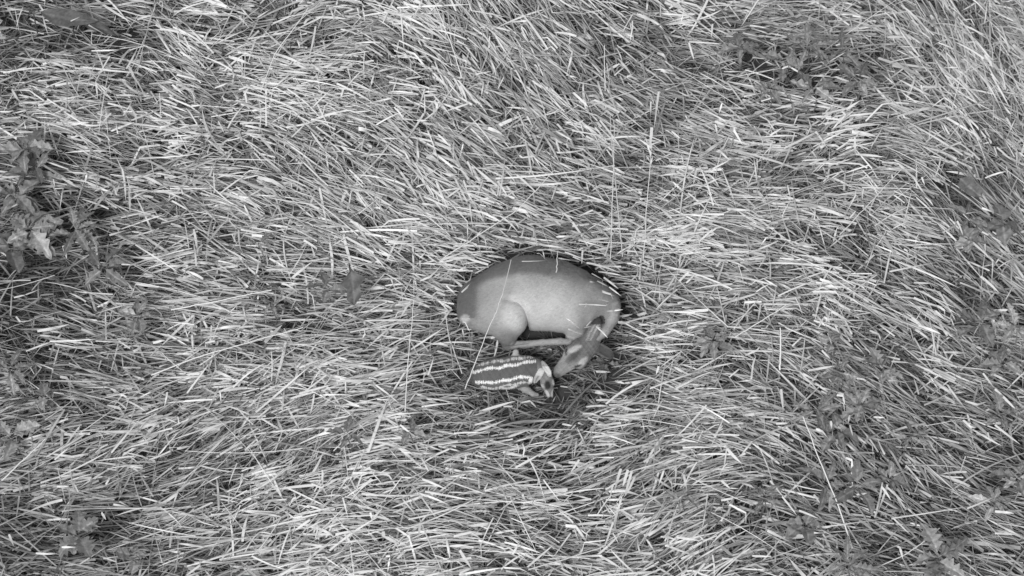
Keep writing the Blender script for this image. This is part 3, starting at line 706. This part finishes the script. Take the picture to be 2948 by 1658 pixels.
# ------------------------------------------------------------------ broad leaved weeds
def leaf_mesh(L_, W_, lobes, point, droop, seed, tone, fold=0.35):
    r = np.random.default_rng(seed)
    n_ = 30; V = []; T = []; cols = 4
    curlx = r.normal(0, 0.25)
    for i in range(n_ + 1):
        t = i / n_
        body = math.sin(math.pi * min(1, t ** 0.75)) ** 0.7 if t < 1 else 0
        if lobes:
            ph = (t * lobes) % 1.0
            tri = 1 - abs(ph - 0.62) / (0.62 if ph < 0.62 else 0.38)
            body *= (1 - point) + point * tri
        for c in range(-cols, cols + 1):
            s = c / cols
            adv = 0.16 * abs(s) * (1 if lobes else 0.3) * (1 - t)
            x = (t + adv) * L_ ; y = s * W_ / 2 * body * (1 + 0.12 * math.sin(9 * t + seed + c * 0.2 * np.sign(s)))
            z = -droop * L_ * t * t + fold * abs(y) + 0.004 * math.sin(14 * t + 3 * s + seed)
            y += curlx * L_ * t * t * 0.5
            V.append((x, y, z)); T.append(tone * (0.85 if abs(s) > 0.1 else 1.35) * (1 + 0.12 * r.normal()))
    Q = []
    m_ = 2 * cols + 1
    for i in range(n_):
        for c in range(m_ - 1):
            Q.append((i * m_ + c, i * m_ + c + 1, (i + 1) * m_ + c + 1, (i + 1) * m_ + c))
    return np.array(V), np.array(Q), np.array(T)

def weed(name, u, v, z, n_leaf, size, tone, label, lobes=4, point=0.6, aspect=0.55, seed=0, cat="weed", group=None, azs=None, pitch=(0.0, 0.45)):
    r = np.random.default_rng(1000 + seed)
    top = P(u, v, z); base = top.copy(); base[2] = 0
    root = link(name, None, None, label=label, cat=cat, group=group, loc=base)
    sp = np.array([(0.02 * math.sin(3 * t), 0.015 * math.cos(4 * t) - 0.015, t * z) for t in np.linspace(0, 1, 6)])
    V, Q = tube(sp, 0.004, 0.003)
    link("stem", mesh_np("stem", V, quads=Q, tone=np.full(len(V), tone * 0.8)), M_LEAF, parent=root)
    for i in range(n_leaf):
        L_ = size * r.uniform(0.7, 1.15)
        V, Q, T = leaf_mesh(L_, L_ * aspect * r.uniform(0.85, 1.15), lobes, point, r.uniform(0.1, 0.6), seed * 13 + i, tone * math.exp(r.normal(0, 0.22)))
        a = azs[i] if azs else (i / n_leaf * 2 * math.pi + r.normal(0, 0.35)); p = r.uniform(*pitch); q = r.normal(0, 0.35)
        c, s = math.cos(q), math.sin(q); V = V @ np.array([[1, 0, 0], [0, c, s], [0, -s, c]])
        c, s = math.cos(p), math.sin(p); V = V @ np.array([[c, 0, s], [0, 1, 0], [-s, 0, c]])
        c, s = math.cos(a), math.sin(a); V = V @ np.array([[c, s, 0], [-s, c, 0], [0, 0, 1]])
        V = V + np.array([0, 0, z * (0.85 + 0.2 * r.random())]) + np.array([math.cos(a), math.sin(a), 0]) * 0.006
        V[:, 2] = np.maximum(V[:, 2], 0.01)
        link("leaf", mesh_np("leaf", V, quads=Q, tone=np.clip(T, 0.02, 0.7), smooth=True), M_LEAF, parent=root)
    return root

g = "broad leaved weeds growing through the grass"
WEEDS = [  # u, v, z, leaves, size, tone, lobes, point, aspect, label
 (75, 425, .30, 8, .12, .24, 3, .45, .7, "lobed grey weed at the left edge, highest of the weeds there"),
 (100, 480, .24, 6, .13, .15, 2, .3, .7, "dark rounded weed tucked under the highest weed at the left edge"),
 (45, 560, .24, 6, .12, .20, 3, .4, .6, "dull weed at the left edge midway down the photo's upper half"),
 (85, 655, .30, 8, .13, .33, 4, .5, .7, "pale jagged weed at the left edge with the lightest leaves of its patch"),
 (215, 660, .28, 8, .14, .28, 4, .5, .65, "wide lobed weed just right of the pale jagged weed"),
 (300, 770, .24, 5, .14, .17, 3, .5, .5, "dark weed with drooping leaves below the wide lobed weed"),
 (30, 705, .22, 5, .12, .12, 0, 0, .7, "darkest broad leaved weed at the left edge"),
 (395, 905, .28, 7, .09, .30, 2, .25, .85, "round leaved pale weed left of the long bright stalk"),
 (225, 1535, .26, 7, .12, .28, 4, .5, .75, "lobed weed beside the dark gap in the lower left corner"),
 (385, 1600, .2, 4, .07, .2, 2, .3, .8, "small weed near the bottom edge at lower left"),
 (30, 1060, .24, 6, .12, .27, 4, .5, .7, "weed cut by the left edge below the middle of the photo"),
 (35, 1255, .22, 5, .11, .24, 4, .5, .7, "weed cut by the left edge near the slanting stalk"),
 (130, 1140, .24, 4, .06, .36, 2, .3, .8, "small pale weed in the lower left quarter"),
 (2325, 130, .34, 8, .13, .19, 3, .65, .55, "tallest dark weed at the top of the upper right patch"),
 (2130, 130, .28, 6, .10, .22, 3, .6, .5, "jagged weed at the left end of the upper right patch"),
 (2260, 175, .28, 6, .09, .24, 4, .6, .6, "grey weed in the middle of the upper right patch"),
 (2425, 150, .26, 5, .12, .15, 3, .6, .5, "dark weed at the right end of the upper right patch"),
 (2345, 250, .28, 6, .12, .24, 3, .6, .5, "long leaved weed at the foot of the upper right patch"),
 (2215, 250, .24, 6, .08, .26, 4, .6, .6, "small lobed weed low in the upper right patch"),
 (2280, 285, .22, 3, .07, .38, 2, .3, .5, "little weed with one pale leaf below the upper right patch"),
 (2470, 225, .28, 6, .10, .30, 4, .4, .5, "mid grey weed right of the upper right patch in pale grass"),
 (2790, 690, .24, 5, .08, .42, 2, .3, .85, "pale round leaved weed near the right edge, above the middle"),
 (2790, 625, .22, 5, .10, .20, 2, .3, .6, "dull weed just above the pale round leaved weed at right"),
 (2890, 640, .2, 4, .10, .14, 0, 0, .8, "dark round leaved weed at the right edge"),
 (2825, 925, .30, 8, .12, .27, 4, .6, .75, "large jagged weed near the right edge below the middle"),
 (2925, 935, .32, 6, .12, .42, 4, .5, .7, "pale weed cut by the right edge beside the large jagged one"),
 (2890, 1040, .24, 6, .10, .30, 4, .5, .6, "ragged weed below the large jagged one at the right edge"),
 (2055, 975, .24, 8, .08, .26, 4, .4, .6, "tufted grey weed to the right of the deer"),
 (2420, 1065, .26, 6, .09, .28, 4, .6, .7, "star shaped weed alone right of the short white stalk"),
 (2540, 1055, .24, 6, .09, .26, 4, .6, .6, "spreading weed right of the star shaped one"),
 (2395, 980, .2, 4, .07, .32, 3, .4, .7, "small pale weed above the star shaped one"),
 (2350, 1180, .28, 8, .11, .26, 4, .5, .6, "big lobed weed at the head of the thick bright stalk"),
 (2480, 1165, .26, 7, .09, .32, 4, .6, .6, "pale lobed weed right of the thick bright stalk's head"),
 (2410, 1235, .24, 5, .09, .20, 2, .4, .7, "dull weed between the two lobed weeds by the bright stalk"),
 (2620, 1250, .24, 5, .07, .24, 3, .5, .7, "small weed halfway between the bright stalk and right edge"),
 (2375, 1395, .26, 6, .11, .24, 4, .5, .5, "weed partly behind the middle of the thick bright stalk"),
 (2470, 1395, .26, 5, .12, .22, 3, .4, .45, "low flat leaved weed right of the bright stalk's middle"),
 (2200, 1430, .22, 6, .10, .20, 3, .4, .6, "dull weed left of the thick bright stalk's lower half"),
 (2320, 1510, .22, 5, .09, .2, 2, .3, .8, "round leaved weed beside the bright stalk's foot"),
 (2560, 1375, .22, 5, .08, .22, 3, .4, .6, "small weed in the lower right quarter among slanting blades"),
 (2440, 1620, .28, 8, .13, .27, 4, .55, .6, "large lobed weed at the bottom edge below the bright stalk"),
 (2700, 1600, .30, 8, .13, .29, 4, .6, .65, "large jagged weed at the bottom edge toward the right corner"),
 (2930, 1370, .26, 5, .10, .30, 3, .5, .6, "weed cut by the right edge in the lower quarter"),
 (2860, 1440, .26, 6, .09, .42, 2, .3, .6, "pale weed beside the right edge near the bottom corner"),
 (2880, 1190, .24, 5, .10, .24, 4, .5, .6, "weed among bent blades at the right edge, lower middle"),
 (940, 825, .22, 4, .10, .15, 3, .5, .7, "dark lobed weed around the pointed leaf left of the deer"),
 (745, 695, .24, 4, .08, .3, 3, .5, .6, "small weed left of centre above the dark lobed weed"),
 (1680, 1130, .06, 9, .055, .07, 4, .6, .5, "dark low tuft beside the fawn's head"),
 (1745, 865 + 178, .05, 5, .08, .10, 3, .5, .6, "dark flattened weed under the deer's ear"),
 (1470, 1325, .10, 4, .10, .16, 0, 0, .45, "dark flat leaved weed in the grass below the fawn"),
 (1180, 1240, .22, 4, .08, .26, 3, .4, .6, "dull weed below and left of the fawn"),
 (1000, 1250, .22, 4, .08, .22, 3, .4, .6, "dull weed further left below the fawn"),
 (780, 870, .24, 5, .07, .24, 3, .5, .6, "small tufted weed left of the dark lobed weed"),
 (1960, 1000 + 430, .2, 4, .07, .28, 3, .5, .5, "little weed in the pale grass at lower middle right"),
]
for i, (u, v, z, nl, sz, tn, lb, pt, asp, lab) in enumerate(WEEDS):
    if i % 3 == 1: asp, lb = asp * 0.62, lb + 2
    weed("broad_leaved_weed", u, v, z + (0.055 if z > .1 else 0), nl, sz * (1.2 if z > .1 else 1), tn * 0.5 + 0.13, lab, lobes=lb, point=pt, aspect=asp, seed=i, group=g)

# big single leaves
def big_leaf(name, pa, pb, z, width, tone, label, seed, droop=0.06, lobes=0, tilt=0.0):
    z += 0.07
    a = P(pa[0], pa[1], z); b_ = P(pb[0], pb[1], z - 0.05)
    d = b_ - a; L_ = np.linalg.norm(d)
    V, Q, T = leaf_mesh(L_, width, lobes, 0.4, droop, seed, tone, fold=0.12)
    e1 = d / L_; e2 = np.cross([0, 0, 1.0], e1); e2 /= np.linalg.norm(e2); e3 = np.cross(e1, e2)
    e2, e3 = e2 * math.cos(tilt) + e3 * math.sin(tilt), e3 * math.cos(tilt) - e2 * math.sin(tilt)
    V = V[:, :1] * e1 + V[:, 1:2] * e2 + V[:, 2:] * e3
    root = link(name, mesh_np(name, V, quads=Q, tone=np.clip(T, .02, .7), smooth=True), M_LEAF, label=label, cat="leaf", loc=a)
    link("stalk", mesh_np("stalk", *[x for x in tube(np.array([(0, 0, 0), -e1 * 0.04 - np.array([0, 0, .05]), -e1 * 0.05 - np.array([0, 0, z - .01])]), .004, .004)][:1],
                         quads=tube(np.array([(0, 0, 0), -e1 * 0.04 - np.array([0, 0, .05]), -e1 * 0.05 - np.array([0, 0, z - .01])]), .004, .004)[1], tone=np.full(15, tone)), M_LEAF, parent=root)
big_leaf("broad_leaf", (112, 32), (268, 88), 0.28, 0.115, 0.15, "big smooth dark leaf in the top left corner, left one of two", 3)
big_leaf("broad_leaf", (225, 60), (348, 92), 0.21, 0.065, 0.11, "darker narrow leaf end poking out right of the big smooth leaf, top left", 4)
big_leaf("pointed_leaf", (1008, 765), (1030, 875), 0.34, 0.13, 0.13, "dark pointed leaf standing in the grass left of the deer", 5, lobes=2, tilt=0.2)
big_leaf("curled_leaf", (2762, 512), (2822, 572), 0.24, 0.10, 0.18, "dark curled leaf under slanting blades near the right edge", 6)
